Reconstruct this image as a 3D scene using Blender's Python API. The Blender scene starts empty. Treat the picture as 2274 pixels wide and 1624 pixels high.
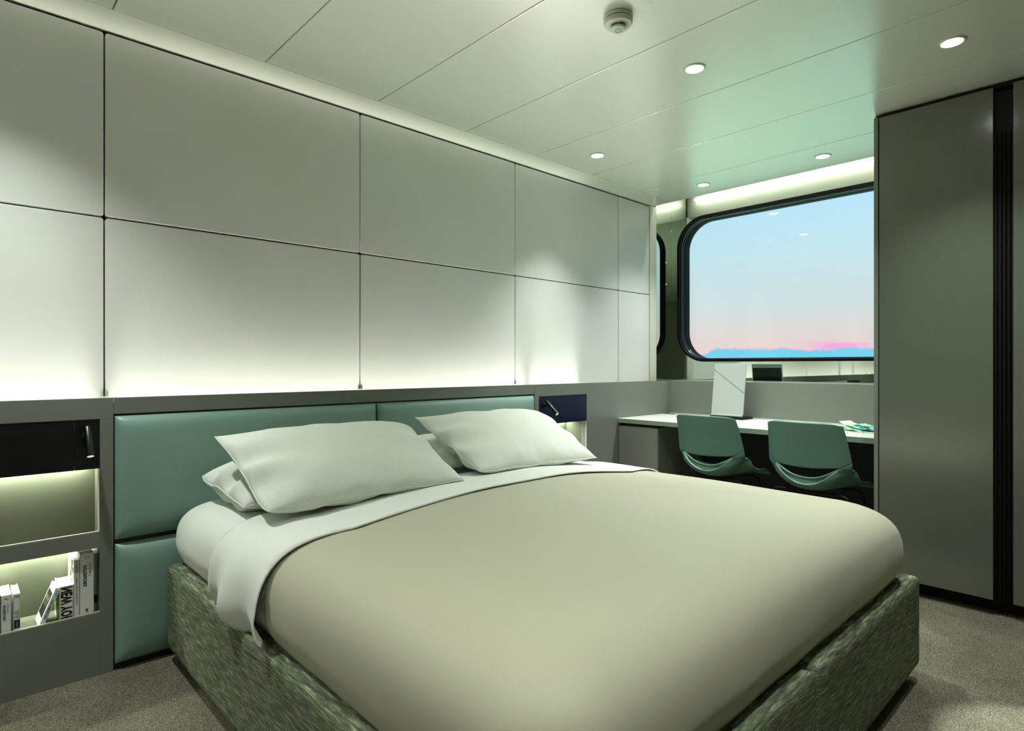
import bpy, bmesh, math, random
from mathutils import Matrix, Vector, noise

random.seed(7)
scene = bpy.context.scene
COL = scene.collection
PI = math.pi

# ------------------------------------------------------------------ camera
F_PX = 1329.7
cam_data = bpy.data.cameras.new('camera')
cam_data.sensor_width = 36.0
cam_data.lens = F_PX / 2274.0 * 36.0
cam_data.clip_start = 0.02
cam = bpy.data.objects.new('camera', cam_data)
COL.objects.link(cam)
cam.location = (0, 0, 1.1)
cam.rotation_euler = (PI / 2, 0, math.radians(46.6785 - 90.0))
scene.camera = cam


def lin(c):
    return tuple((x / 255 / 12.92) if x / 255 <= 0.04045 else ((x / 255 + 0.055) / 1.055) ** 2.4 for x in c)


# ------------------------------------------------------------------ world: dusk sky over an unseen sea, brightened for the ceiling glow
world = bpy.data.worlds.new('dusk_sky')
scene.world = world
world.use_nodes = True
nt = world.node_tree
nt.nodes.clear()
N = nt.nodes.new
L = nt.links.new


def wmath(op, a, b=None, c=None):
    n = N('ShaderNodeMath')
    n.operation = op
    for i, v in enumerate((a, b, c)):
        if v is None:
            continue
        if isinstance(v, (int, float)):
            n.inputs[i].default_value = v
        else:
            L(v, n.inputs[i])
    return n.outputs[0]


def wmix(fac, a, b):
    n = N('ShaderNodeMix')
    n.data_type = 'RGBA'
    if isinstance(fac, (int, float)):
        n.inputs[0].default_value = fac
    else:
        L(fac, n.inputs[0])
    for s, v in ((6, a), (7, b)):
        if isinstance(v, tuple):
            n.inputs[s].default_value = (*v, 1)
        else:
            L(v, n.inputs[s])
    return n.outputs[2]


def wsmooth(v, lo, hi):
    n = N('ShaderNodeMapRange')
    n.interpolation_type = 'SMOOTHSTEP'
    L(v, n.inputs[0])
    n.inputs[1].default_value = lo
    n.inputs[2].default_value = hi
    return n.outputs[0]


tc = N('ShaderNodeTexCoord')
sep = N('ShaderNodeSeparateXYZ')
L(tc.outputs['Generated'], sep.inputs[0])
az = wmath('ARCTAN2', sep.outputs[1], sep.outputs[0])
el = sep.outputs[2]
ramp = N('ShaderNodeValToRGB')
L(wmath('MULTIPLY', el, 2.5), ramp.inputs[0])
cr = ramp.color_ramp
stops = [(0.00, (232, 200, 196)), (0.09, (222, 204, 200)), (0.22, (203, 214, 214)), (0.42, (190, 220, 228)),
         (0.72, (172, 217, 245)), (1.0, (160, 210, 245))]
while len(cr.elements) < len(stops):
    cr.elements.new(0.5)
for e, (p, c) in zip(cr.elements, stops):
    e.position = p
    e.color = (*lin(c), 1)
# ragged top of the cloud bank on the horizon
nz = N('ShaderNodeTexNoise')
nz.noise_dimensions = '1D'
nz.inputs['Scale'].default_value = 15.0
nz.inputs['Detail'].default_value = 7.0
nz.inputs['Roughness'].default_value = 0.66
L(wmath('ADD', az, 3.35), nz.inputs['W'])
top = wmath('ADD', wmath('MULTIPLY', wmath('SUBTRACT', nz.outputs[0], 0.5), 0.018), 0.0245)
drop = wsmooth(az, math.radians(27.6), math.radians(29.2))
top = wmath('SUBTRACT', top, wmath('MULTIPLY', drop, 0.009))
over = wmath('SUBTRACT', el, top)
# pink streaks above the bank
n2 = N('ShaderNodeTexNoise')
n2.noise_dimensions = '3D'
n2.inputs['Scale'].default_value = 5.0
n2.inputs['Detail'].default_value = 4.0
cmb = N('ShaderNodeCombineXYZ')
L(wmath('MULTIPLY', az, 2.2), cmb.inputs[0])
L(wmath('MULTIPLY', el, 30.0), cmb.inputs[1])
L(cmb.outputs[0], n2.inputs['Vector'])
dz = wmath('DIVIDE', wmath('SUBTRACT', el, 0.030), 0.010)
da = wmath('DIVIDE', wmath('SUBTRACT', az, math.radians(18.2)), math.radians(3.2))
g = wmath('EXPONENT', wmath('MULTIPLY', wmath('ADD', wmath('MULTIPLY', dz, dz), wmath('MULTIPLY', da, da)), -1.0))
pink = wmath('MULTIPLY', wsmooth(wmath('ADD', n2.outputs[0], wmath('MULTIPLY', g, 0.30)), 0.58, 0.92), g)
sky = wmix(pink, ramp.outputs[0], lin((240, 158, 215)))
edge = wmath('SUBTRACT', 1.0, wsmooth(over, 0.0, 0.0035))
sky = wmix(wmath('MULTIPLY', edge, 0.55), sky, lin((205, 150, 225)))
bank = wmath('SUBTRACT', 1.0, wsmooth(over, -0.0012, 0.0004))
sky = wmix(bank, sky, lin((110, 200, 228)))
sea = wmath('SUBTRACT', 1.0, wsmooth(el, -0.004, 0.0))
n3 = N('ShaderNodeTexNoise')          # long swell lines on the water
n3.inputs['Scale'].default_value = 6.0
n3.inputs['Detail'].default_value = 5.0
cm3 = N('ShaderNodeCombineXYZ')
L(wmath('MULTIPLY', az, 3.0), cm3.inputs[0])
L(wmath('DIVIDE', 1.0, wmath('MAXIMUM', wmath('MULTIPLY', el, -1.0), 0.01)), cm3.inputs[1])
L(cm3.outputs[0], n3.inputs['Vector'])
water = wmix(wsmooth(wmath('MULTIPLY', el, -1.0), 0.0, 0.16), lin((132, 206, 214)), lin((180, 246, 212)))  # out-of-view water, set to bright mint so the ceiling picks up a glow
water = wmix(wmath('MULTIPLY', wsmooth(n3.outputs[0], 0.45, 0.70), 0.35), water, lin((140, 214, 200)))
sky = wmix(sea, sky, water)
bg = N('ShaderNodeBackground')
bg.inputs['Strength'].default_value = 0.64
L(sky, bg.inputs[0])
out = N('ShaderNodeOutputWorld')
L(bg.outputs[0], out.inputs[0])

# ------------------------------------------------------------------ exposure and light levels
vs = scene.view_settings
vs.view_transform = 'Standard'
vs.look = 'None'
vs.gamma = 1.0
vs.use_curve_mapping = False
vs.exposure = 0.9
scene.cycles.use_adaptive_sampling = True
scene.cycles.adaptive_threshold = 0.05
scene.cycles.max_bounces = 8
scene.cycles.sample_clamp_indirect = 6.0
SPOT_W = 52.0
WASH_W = 2.7
UP_W = 2.9
NICHE_W = 2.1
COVE_E = 26.0
WARM = (0.965, 1.0, 0.965)

# ------------------------------------------------------------------ measures of the cabin (metres)
H = 2.34          # ceiling
YF = 2.555        # face of the low cabinets along the headboard wall
YP = 2.64         # face of the wall panels
XM = 4.27         # mirror-clad window wall
XC = 4.0          # ceiling edge in front of the window
XW = 3.335        # wardrobe doors
LEDGE = 0.984


# ------------------------------------------------------------------ materials
def mat(name, rgb, rough=0.5, metal=0.0, spec=0.5, emit=None, estr=0.0, coat=0.0):
    m = bpy.data.materials.new(name)
    m.use_nodes = True
    p = m.node_tree.nodes['Principled BSDF']
    p.inputs['Base Color'].default_value = (*lin(rgb), 1)
    p.inputs['Roughness'].default_value = rough
    p.inputs['Metallic'].default_value = metal
    p.inputs['Specular IOR Level'].default_value = spec
    p.inputs['Coat Weight'].default_value = coat
    p.inputs['Coat Roughness'].default_value = 0.12
    if emit:
        p.inputs['Emission Color'].default_value = (*emit, 1)
        p.inputs['Emission Strength'].default_value = estr
    return m


def grain(m, scale=(40, 40, 40), colors=None, detail=4.0, bump=0.0, bdist=0.002, coord='Object', rough=0.5, lo=0.35, hi=0.65):
    """noise-driven colour variation and fine relief on a principled material"""
    t = m.node_tree
    p = t.nodes['Principled BSDF']
    c = t.nodes.new('ShaderNodeTexCoord')
    mp = t.nodes.new('ShaderNodeMapping')
    mp.inputs['Scale'].default_value = scale
    t.links.new(c.outputs[coord], mp.inputs[0])
    n = t.nodes.new('ShaderNodeTexNoise')
    n.inputs['Scale'].default_value = 1.0
    n.inputs['Detail'].default_value = detail
    n.inputs['Roughness'].default_value = rough
    t.links.new(mp.outputs[0], n.inputs['Vector'])
    if colors:
        r = t.nodes.new('ShaderNodeValToRGB')
        e = r.color_ramp.elements
        while len(e) < len(colors):
            e.new(0.5)
        for i, (el_, col) in enumerate(zip(e, colors)):
            el_.position = lo + (hi - lo) * i / (len(colors) - 1)
            el_.color = (*lin(col), 1)
        t.links.new(n.outputs[0], r.inputs[0])
        t.links.new(r.outputs[0], p.inputs['Base Color'])
    if bump:
        b = t.nodes.new('ShaderNodeBump')
        b.inputs['Strength'].default_value = bump
        b.inputs['Distance'].default_value = bdist
        t.links.new(n.outputs[0], b.inputs['Height'])
        t.links.new(b.outputs[0], p.inputs['Normal'])
    return m


M = {}
M['panel'] = grain(mat('wall_panel_laminate', (206, 210, 204), 0.38, spec=0.5), (3, 3, 3), [(204, 208, 202), (208, 212, 206)])
M['ceiling'] = grain(mat('ceiling_metal', (212, 219, 204), 0.27, spec=0.8), (160, 160, 160), [(209, 217, 202), (214, 221, 206)], bump=0.04, bdist=0.0004)
M['ceiling'].node_tree.nodes['Principled BSDF'].inputs['IOR'].default_value = 2.7
M['trimpaint'] = mat('trim_paint', (206, 208, 194), 0.42)
M['dark'] = mat('shadow_gap_black', (14, 14, 12), 0.6)
M['black'] = mat('black_matt', (9, 9, 8), 0.55, spec=0.3)
M['cab'] = grain(mat('grey_laminate', (121, 126, 117), 0.33, spec=0.5), (2, 2, 2), [(119, 124, 115), (123, 128, 119)])
M['niche'] = grain(mat('olive_niche_lining', (84, 90, 70), 0.5), (4, 4, 4), [(82, 88, 68), (86, 92, 72)])
M['edge'] = mat('pale_edge_strip', (176, 186, 166), 0.35)
M['blackwood'] = grain(mat('black_stained_wood', (14, 14, 13), 0.42, spec=0.35), (3, 3, 120), [(9, 9, 9), (19, 18, 17)], bump=0.12, bdist=0.0006)
M['navy'] = grain(mat('navy_stained_wood', (14, 20, 52), 0.42, spec=0.35), (3, 3, 120), [(10, 15, 44), (18, 25, 62)], bump=0.12, bdist=0.0006)
M['leather'] = grain(mat('teal_leather', (130, 161, 150), 0.42, spec=0.5), (260, 260, 260), [(128, 159, 148), (132, 163, 152)], bump=0.05, bdist=0.0006)
M['mirror'] = mat('tinted_mirror', (206, 217, 206), 0.015, metal=1.0)
M['frame'] = mat('window_frame_black', (8, 7, 6), 0.5, spec=0.12)
M['gasket'] = mat('window_gasket', (13, 13, 12), 0.6, spec=0.1)
M['framemetal'] = mat('window_bead_metal', (120, 128, 140), 0.25, metal=1.0)
M['wardrobe'] = grain(mat('wardrobe_gloss_laminate', (92, 99, 87), 0.2, spec=0.7), (90, 90, 90), [(91, 98, 86), (93, 100, 88)], bump=0.03, bdist=0.0003)
M['wardrobe'].node_tree.nodes['Principled BSDF'].inputs['IOR'].default_value = 1.7
M['desktop'] = grain(mat('desk_top_white', (214, 220, 208), 0.34), (6, 6, 6), [(212, 218, 206), (217, 222, 211)])
M['deskedge'] = mat('desk_edge_sage', (132, 150, 130), 0.4)
M['deskdark'] = mat('knee_space_shade', (18, 18, 14), 0.6)  # dark colour stands in for the shade under the desk
M['chair'] = grain(mat('chair_sage_plastic', (94, 130, 115), 0.40, spec=0.5), (300, 300, 300), [(92, 128, 113), (96, 132, 117)], bump=0.03, bdist=0.0004)
M['wire'] = mat('black_wire', (16, 16, 15), 0.35, metal=0.6)
M['alu'] = grain(mat('silver_aluminium', (205, 213, 209), 0.32, metal=0.45), (200, 200, 200), [(203, 211, 207), (207, 215, 211)])
M['screen'] = mat('dark_screen', (26, 34, 27), 0.15, spec=0.5)
M['chrome'] = mat('brushed_steel', (170, 178, 168), 0.28, metal=1.0)
M['lampblack'] = mat('lamp_gunmetal', (60, 66, 60), 0.30, metal=1.0)
M['lens'] = mat('lamp_lens', (190, 195, 185), 0.4, emit=(0.9, 0.95, 0.85), estr=0.35)
M['spotglass'] = mat('downlight_lens', (240, 240, 235), 0.3, emit=WARM, estr=9.0)
M['spotring'] = mat('downlight_ring', (190, 200, 186), 0.3)
M['white'] = mat('white_plastic', (206, 214, 202), 0.4)
M['ventdark'] = mat('vent_grey', (92, 108, 100), 0.5)
M['cove'] = mat('cove_white', (206, 206, 190), 0.5)
M['led'] = mat('led_diffuser', (255, 255, 250), 0.4, emit=(1.0, 0.99, 0.94), estr=COVE_E)
M['paper'] = grain(mat('book_pages', (232, 232, 222), 0.7), (1, 1, 500), [(222, 222, 210), (238, 238, 230)])
M['bookwhite'] = mat('book_cover_white', (226, 230, 224), 0.35)
M['bookblack'] = mat('book_print_black', (12, 12, 12), 0.45)
M['bookgrey'] = mat('book_print_grey', (120, 124, 120), 0.5)
M['bookgold'] = mat('book_print_gold', (186, 166, 70), 0.5)
M['bookgreen'] = mat('book_cover_green', (120, 168, 96), 0.45)
M['bookbrown'] = mat('book_cover_brown', (112, 84, 36), 0.45)
M['rearwall'] = mat('plain_wall', (176, 178, 162), 0.55)

# white linen
m = mat('white_linen', (226, 231, 222), 0.75, spec=0.25)
grain(m, (520, 520, 520), [(222, 227, 218), (230, 235, 226)], detail=2, bump=0.12, bdist=0.0006)
m.node_tree.nodes['Principled BSDF'].inputs['Sheen Weight'].default_value = 0.15
M['linen'] = m
m = mat('pillow_linen', (220, 226, 215), 0.8, spec=0.2)
grain(m, (330, 330, 330), [(215, 221, 209), (225, 231, 220)], detail=3, bump=0.25, bdist=0.0008)
M['pillow'] = m
# satin bedspread
m = mat('beige_satin', (182, 182, 154), 0.62, spec=0.5)
grain(m, (700, 700, 700), [(180, 180, 154), (184, 184, 158)], detail=2, bump=0.05, bdist=0.0004)
m.node_tree.nodes['Principled BSDF'].inputs['Sheen Weight'].default_value = 0.2
M['satin'] = m
# tweed of the bed base: long streaks along local x
m = bpy.data.materials.new('green_tweed')
m.use_nodes = True
t = m.node_tree
p = t.nodes['Principled BSDF']
p.inputs['Roughness'].default_value = 0.9
p.inputs['Specular IOR Level'].default_value = 0.15
c = t.nodes.new('ShaderNodeTexCoord')


def tnoise(scale, detail, rough=0.5):
    mp = t.nodes.new('ShaderNodeMapping')
    mp.inputs['Scale'].default_value = scale
    t.links.new(c.outputs['Object'], mp.inputs[0])
    n = t.nodes.new('ShaderNodeTexNoise')
    n.inputs['Scale'].default_value = 1.0
    n.inputs['Detail'].default_value = detail
    n.inputs['Roughness'].default_value = rough
    t.links.new(mp.outputs[0], n.inputs['Vector'])
    return n


na = tnoise((17, 300, 90), 4, 0.62)
nb = tnoise((7, 60, 30), 2)
nc = tnoise((420, 300, 300), 1)
ra = t.nodes.new('ShaderNodeValToRGB')
for i, (pos, col) in enumerate([(0.33, (36, 41, 30)), (0.45, (82, 93, 70)), (0.55, (120, 132, 104)), (0.66, (190, 199, 172))]):
    if i > 1:
        ra.color_ramp.elements.new(pos)
    ra.color_ramp.elements[i].position = pos
    ra.color_ramp.elements[i].color = (*lin(col), 1)
t.links.new(na.outputs[0], ra.inputs[0])
rb = t.nodes.new('ShaderNodeValToRGB')
for i, (pos, col) in enumerate([(0.38, (120, 118, 108)), (0.5, (128, 140, 110)), (0.62, (96, 112, 72))]):
    if i > 1:
        rb.color_ramp.elements.new(pos)
    rb.color_ramp.elements[i].position = pos
    rb.color_ramp.elements[i].color = (*lin(col), 1)
t.links.new(nb.outputs[0], rb.inputs[0])
mx = t.nodes.new('ShaderNodeMix')
mx.data_type = 'RGBA'
mx.inputs[0].default_value = 0.35
t.links.new(ra.outputs[0], mx.inputs[6])
t.links.new(rb.outputs[0], mx.inputs[7])
t.links.new(mx.outputs[2], p.inputs['Base Color'])
ad = t.nodes.new('ShaderNodeMath')
t.links.new(na.outputs[0], ad.inputs[0])
t.links.new(nc.outputs[0], ad.inputs[1])
b = t.nodes.new('ShaderNodeBump')
b.inputs['Strength'].default_value = 0.7
b.inputs['Distance'].default_value = 0.003
t.links.new(ad.outputs[0], b.inputs['Height'])
t.links.new(b.outputs[0], p.inputs['Normal'])
M['tweed'] = m
# carpet
m = bpy.data.materials.new('grey_carpet')
m.use_nodes = True
t = m.node_tree
p = t.nodes['Principled BSDF']
p.inputs['Roughness'].default_value = 0.95
p.inputs['Specular IOR Level'].default_value = 0.1
c = t.nodes.new('ShaderNodeTexCoord')
na = tnoise((330, 330, 330), 3, 0.7)
nb = tnoise((5, 5, 5), 4)
ra = t.nodes.new('ShaderNodeValToRGB')
for i, (pos, col) in enumerate([(0.32, (62, 60, 46)), (0.5, (116, 114, 96)), (0.68, (176, 174, 152))]):
    if i > 1:
        ra.color_ramp.elements.new(pos)
    ra.color_ramp.elements[i].position = pos
    ra.color_ramp.elements[i].color = (*lin(col), 1)
t.links.new(na.outputs[0], ra.inputs[0])
mr = t.nodes.new('ShaderNodeMapRange')
mr.inputs[1].default_value = 0.3
mr.inputs[2].default_value = 0.7
mr.inputs[3].default_value = 0.78
mr.inputs[4].default_value = 1.12
t.links.new(nb.outputs[0], mr.inputs[0])
mx = t.nodes.new('ShaderNodeMix')
mx.data_type = 'RGBA'
mx.blend_type = 'MULTIPLY'
mx.inputs[0].default_value = 1.0
t.links.new(ra.outputs[0], mx.inputs[6])
t.links.new(mr.outputs[0], mx.inputs[7])
t.links.new(mx.outputs[2], p.inputs['Base Color'])
b = t.nodes.new('ShaderNodeBump')
b.inputs['Strength'].default_value = 0.8
b.inputs['Distance'].default_value = 0.006
t.links.new(na.outputs[0], b.inputs['Height'])
t.links.new(b.outputs[0], p.inputs['Normal'])
M['carpet'] = m
# window glass: clear with a weak mirror reflection
m = bpy.data.materials.new('window_glass')
m.use_nodes = True
t = m.node_tree
t.nodes.clear()
o = t.nodes.new('ShaderNodeOutputMaterial')
mxs = t.nodes.new('ShaderNodeMixShader')
fr = t.nodes.new('ShaderNodeFresnel')
fr.inputs[0].default_value = 1.45
tr = t.nodes.new('ShaderNodeBsdfTransparent')
tr.inputs[0].default_value = (0.97, 0.99, 0.99, 1)
gl = t.nodes.new('ShaderNodeBsdfGlossy')
gl.inputs['Roughness'].default_value = 0.0
t.links.new(fr.outputs[0], mxs.inputs[0])
t.links.new(tr.outputs[0], mxs.inputs[1])
t.links.new(gl.outputs[0], mxs.inputs[2])
t.links.new(mxs.outputs[0], o.inputs[0])
M['glass'] = m
# magazine print: patches of teal, green, navy and cream
m = mat('magazine_print', (120, 200, 170), 0.3)
t = m.node_tree
p = t.nodes['Principled BSDF']
c = t.nodes.new('ShaderNodeTexCoord')
na = tnoise((16, 26, 10), 3, 0.6)
ra = t.nodes.new('ShaderNodeValToRGB')
ra.color_ramp.interpolation = 'CONSTANT'
for i, (pos, col) in enumerate([(0.0, (12, 36, 34)), (0.40, (30, 90, 120)), (0.44, (60, 170, 150)), (0.50, (150, 226, 186)),
                                (0.56, (236, 236, 222)), (0.61, (60, 190, 140)), (0.66, (222, 208, 130))]):
    if i > 1:
        ra.color_ramp.elements.new(pos)
    ra.color_ramp.elements[i].position = pos
    ra.color_ramp.elements[i].color = (*lin(col), 1)
t.links.new(na.outputs[0], ra.inputs[0])
t.links.new(ra.outputs[0], p.inputs['Base Color'])
M['print'] = m


# ------------------------------------------------------------------ helpers
def world_of(o):
    w = o.matrix_basis.copy()
    if o.parent:
        w = world_of(o.parent) @ o.matrix_parent_inverse @ w
    return w


def attach(o, parent, local=False):
    if parent is not None:
        o.parent = parent
        if not local:
            o.matrix_parent_inverse = world_of(parent).inverted()
    return o


def mk(name, verts, faces, material, parent=None, mw=None, smooth=True, ang=40, local=False, mats=None, fmat=None):
    me = bpy.data.meshes.new(name)
    me.from_pydata([tuple(v) for v in verts], [], faces)
    for mm in ([material] if mats is None else mats):
        me.materials.append(mm)
    if fmat is not None:
        me.polygons.foreach_set('material_index', fmat)
    return fin(name, me, parent, mw, smooth, ang, local)


def fin(name, me, parent=None, mw=None, smooth=True, ang=40, local=False, fixn=True):
    if fixn:
        bm = bmesh.new()
        bm.from_mesh(me)
        bmesh.ops.recalc_face_normals(bm, faces=bm.faces)
        bm.to_mesh(me)
        bm.free()
    if smooth:
        me.polygons.foreach_set('use_smooth', [True] * len(me.polygons))
        me.set_sharp_from_angle(angle=math.radians(ang))
    me.update()
    o = bpy.data.objects.new(name, me)
    COL.objects.link(o)
    if mw is not None:
        o.matrix_basis = mw
    return attach(o, parent, local)


def empty(name, loc, label, cat, group=None, rot=None):
    o = bpy.data.objects.new(name, None)
    COL.objects.link(o)
    o.empty_display_size = 0.1
    o.location = loc
    if rot:
        o.rotation_euler = rot
    return tag(o, label, cat, group)


def tag(o, label=None, cat=None, group=None, kind=None):
    if label:
        o['label'] = label
    if cat:
        o['category'] = cat
    if group:
        o['group'] = group
    if kind:
        o['kind'] = kind
    return o


def basis(o, X, Y, Z):
    m4 = Matrix.Identity(4)
    for i in range(3):
        m4[i][0], m4[i][1], m4[i][2], m4[i][3] = X[i], Y[i], Z[i], o[i]
    return m4


def face_ny(x, y, z):
    return basis((x, y, z), (1, 0, 0), (0, 0, 1), (0, -1, 0))


def face_nx(x, y, z):
    return basis((x, y, z), (0, -1, 0), (0, 0, 1), (-1, 0, 0))


def face_px(x, y, z):
    return basis((x, y, z), (0, 1, 0), (0, 0, 1), (1, 0, 0))


def face_dn(x, y, z):
    return basis((x, y, z), (1, 0, 0), (0, -1, 0), (0, 0, -1))


def rrect(w, h, r, n=5):
    r = max(min(r, w / 2 - 1e-4, h / 2 - 1e-4), 1e-4)
    pts = []
    for cx, cy, a0 in ((w / 2 - r, h / 2 - r, 0), (-w / 2 + r, h / 2 - r, 90), (-w / 2 + r, -h / 2 + r, 180), (w / 2 - r, -h / 2 + r, 270)):
        for k in range(n + 1):
            a = math.radians(a0 + 90 * k / n)
            pts.append((cx + r * math.cos(a), cy + r * math.sin(a)))
    return pts


def slab(name, w, h, prof, r, material, parent=None, mw=None, n=5, ang=40, local=False):
    """solid with a rounded-rectangle outline; prof = [(inset, z)...] from back to front"""
    verts, faces = [], []
    k = 4 * (n + 1)
    for ins, z in prof:
        verts += [(x, y, z) for x, y in rrect(w - 2 * ins, h - 2 * ins, r - ins, n)]
    for i in range(len(prof) - 1):
        for j in range(k):
            a, b_ = i * k + j, i * k + (j + 1) % k
            faces.append((a, b_, b_ + k, a + k))
    faces.append(tuple(range(k))[::-1])
    faces.append(tuple((len(prof) - 1) * k + j for j in range(k)))
    o = mk(name, verts, faces, material, parent, mw, True, ang, local)
    for pl in o.data.polygons:
        if len(pl.vertices) > 4:
            pl.use_smooth = False
    return o


def plate(name, w, h, t_, r, bev, material, parent=None, mw=None, n=4, local=False):
    """flat board: front face at z=0, back at z=-t"""
    return slab(name, w, h, [(bev, -t_), (0, -t_ + bev), (0, -bev), (bev * 0.3, -bev * 0.3), (bev, 0)], r, material, parent, mw, n, 30, local)


def ring(name, w, h, r, width, z0, z1, material, parent=None, mw=None, n=14, bev=0.002):
    prof = [(0, z0), (0, z1 - bev), (bev, z1), (width - bev, z1), (width, z1 - bev), (width, z0)]
    k = 4 * (n + 1)
    verts, faces = [], []
    for ins, z in prof:
        verts += [(x, y, z) for x, y in rrect(w - 2 * ins, h - 2 * ins, r - ins, n)]
    m_ = len(prof)
    for i in range(m_):
        for j in range(k):
            a, b_ = i * k + j, i * k + (j + 1) % k
            i2 = (i + 1) % m_
            faces.append((a, b_, i2 * k + (j + 1) % k, i2 * k + j))
    return mk(name, verts, faces, material, parent, mw, True, 40)


def box(name, x0, x1, y0, y1, z0, z1, material, parent=None, bev=0.0015, seg=2, local=False):
    bm = bmesh.new()
    bmesh.ops.create_cube(bm, size=1.0)
    for v in bm.verts:
        v.co = Vector(((v.co.x + .5) * (x1 - x0), (v.co.y + .5) * (y1 - y0), (v.co.z + .5) * (z1 - z0)))
    if bev:
        bmesh.ops.bevel(bm, geom=list(bm.edges), offset=bev, segments=seg, profile=0.5, affect='EDGES')
    me = bpy.data.meshes.new(name)
    bm.to_mesh(me)
    bm.free()
    me.materials.append(material)
    return fin(name, me, parent, Matrix.Translation((x0, y0, z0)), False, 40, local)


def lathe(name, prof, material, parent=None, mw=None, seg=40, cap=True, local=False, ang=35):
    verts, faces = [], []
    for r, z in prof:
        for k in range(seg):
            a = 2 * PI * k / seg
            verts.append((r * math.cos(a), r * math.sin(a), z))
    for i in range(len(prof) - 1):
        for k in range(seg):
            a, b_ = i * seg + k, i * seg + (k + 1) % seg
            faces.append((a, b_, b_ + seg, a + seg))
    if cap:
        faces.append(tuple(range(seg))[::-1])
        faces.append(tuple((len(prof) - 1) * seg + k for k in range(seg)))
    return mk(name, verts, faces, material, parent, mw, True, ang, local)


def tube(name, pts, rad, material, parent=None, mw=None, seg=8, local=False, closed=False):
    """round bar along a list of points"""
    pts = [Vector(q) for q in pts]
    n_ = len(pts)
    verts, faces = [], []
    up = None
    for i, q in enumerate(pts):
        if closed:
            d = (pts[(i + 1) % n_] - pts[i - 1]).normalized()
        else:
            d = (pts[min(i + 1, n_ - 1)] - pts[max(i - 1, 0)]).normalized()
        if up is None:
            up = Vector((0, 0, 1)) if abs(d.z) < 0.9 else Vector((1, 0, 0))
        s = d.cross(up).normalized()
        up = s.cross(d).normalized()
        for k in range(seg):
            a = 2 * PI * k / seg
            verts.append(q + (s * math.cos(a) + up * math.sin(a)) * rad)
    last = n_ if closed else n_ - 1
    for i in range(last):
        for k in range(seg):
            a, b_ = i * seg + k, i * seg + (k + 1) % seg
            i2 = (i + 1) % n_
            faces.append((a, b_, i2 * seg + (k + 1) % seg, i2 * seg + k))
    if not closed:
        faces.append(tuple(range(seg))[::-1])
        faces.append(tuple((n_ - 1) * seg + k for k in range(seg)))
    return mk(name, verts, faces, material, parent, mw, True, 60, local)


def text_mesh(body, material, size=1.0, offset=0.0):
    cu = bpy.data.curves.new('lettering', 'FONT')
    cu.body = body
    cu.size = size
    cu.offset = offset
    cu.resolution_u = 2
    ob = bpy.data.objects.new('lettering', cu)
    me = bpy.data.meshes.new_from_object(ob)
    bpy.data.objects.remove(ob)
    bpy.data.curves.remove(cu)
    me.materials.clear()
    me.materials.append(material)
    return me


def area_light(name, loc, rot, sx, sy, watts, color, spread=PI, parent=None):
    ld = bpy.data.lights.new(name, 'AREA')
    ld.shape = 'RECTANGLE'
    ld.size = sx
    ld.size_y = sy
    ld.energy = watts
    ld.color = color
    ld.spread = spread
    o = bpy.data.objects.new(name, ld)
    COL.objects.link(o)
    o.location = loc
    o.rotation_euler = rot
    return attach(o, parent)


# ================================================================== THE SHELL OF THE CABIN
floor = tag(box('floor', -1.7, 4.4, -1.4, 2.86, -0.08, 0.0, M['carpet'], bev=0), kind='structure')
tag(floor, 'grey mottled carpet around the bed')

ceiling = tag(box('ceiling', -1.7, XC - 0.004, -1.4, 2.66, H + 0.022, H + 0.05, M['dark'], bev=0), 'pale metal panelled ceiling', kind='structure')
edges = [0.419 + 0.5265 * k for k in range(-4, 7)] + [XC]
for a_, b_ in zip(edges[:-1], edges[1:]):
    w = b_ - a_ - 0.005
    plate('ceiling_panel', w, 2.472 + 1.4, 0.02, 0.002, 0.0015, M['ceiling'], ceiling, face_dn((a_ + b_) / 2, (2.472 - 1.4) / 2, H))
box('border_strip', -1.7, XC - 0.0025, 2.4745, 2.655, H, H + 0.02, M['ceiling'], ceiling, bev=0.001)
# upstand behind the ceiling edge, lit by the light line
box('soffit', XC - 0.012, XC, 0.0, 2.66, H + 0.001, 2.54, M['cove'], ceiling, bev=0.001)
box('cove_top', XC - 0.012, 4.40, 0.0, 2.86, 2.54, 2.56, M['deskdark'], ceiling, bev=0)

wall_left = tag(box('wall_left', -1.7, 4.40, YP + 0.026, YP + 0.16, 0.9, 2.54, M['dark'], bev=0), 'pale panelled wall above the headboard', kind='structure')
lower = box('lower_backing', -1.7, 4.40, 2.80, 2.86, 0.0, 0.9, M['dark'], wall_left, bev=0)
cols = [-1.671, -0.625, 0.422, 1.469, 2.516, 3.553, 3.950]
GAP = 0.005
for a_, b_ in zip(cols[:-1], cols[1:]):
    for z0, z1 in ((0.80, 1.6475), (1.6475, 2.3335)):
        plate('wall_panel', b_ - a_ - GAP, z1 - z0 - GAP, 0.024, 0.010, 0.003, M['panel'], wall_left,
              face_ny((a_ + b_) / 2, YP, (z0 + z1) / 2), n=3)
for a_ in cols[1:-1]:      # small pale feet at the bottom of each panel joint
    box('joint_foot', a_ - 0.012, a_ + 0.012, YP - 0.004, YP + 0.004, LEDGE - 0.03, LEDGE + 0.002, M['trimpaint'], wall_left, bev=0.001)
post = tag(box('trim_1', 3.953, 4.042, YP - 0.004, YP + 0.025, 0.78, 2.338, M['trimpaint'], bev=0.002), 'narrow pale upright post closing the wall panels beside the mirror', kind='structure')

tag(box('wall_right', -1.7, 4.40, -1.46, -1.4, 0, 2.56, M['rearwall'], bev=0), kind='structure')
tag(box('wall_near', -1.76, -1.7, -1.46, 2.86, 0, 2.56, M['rearwall'], bev=0), kind='structure')

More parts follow.
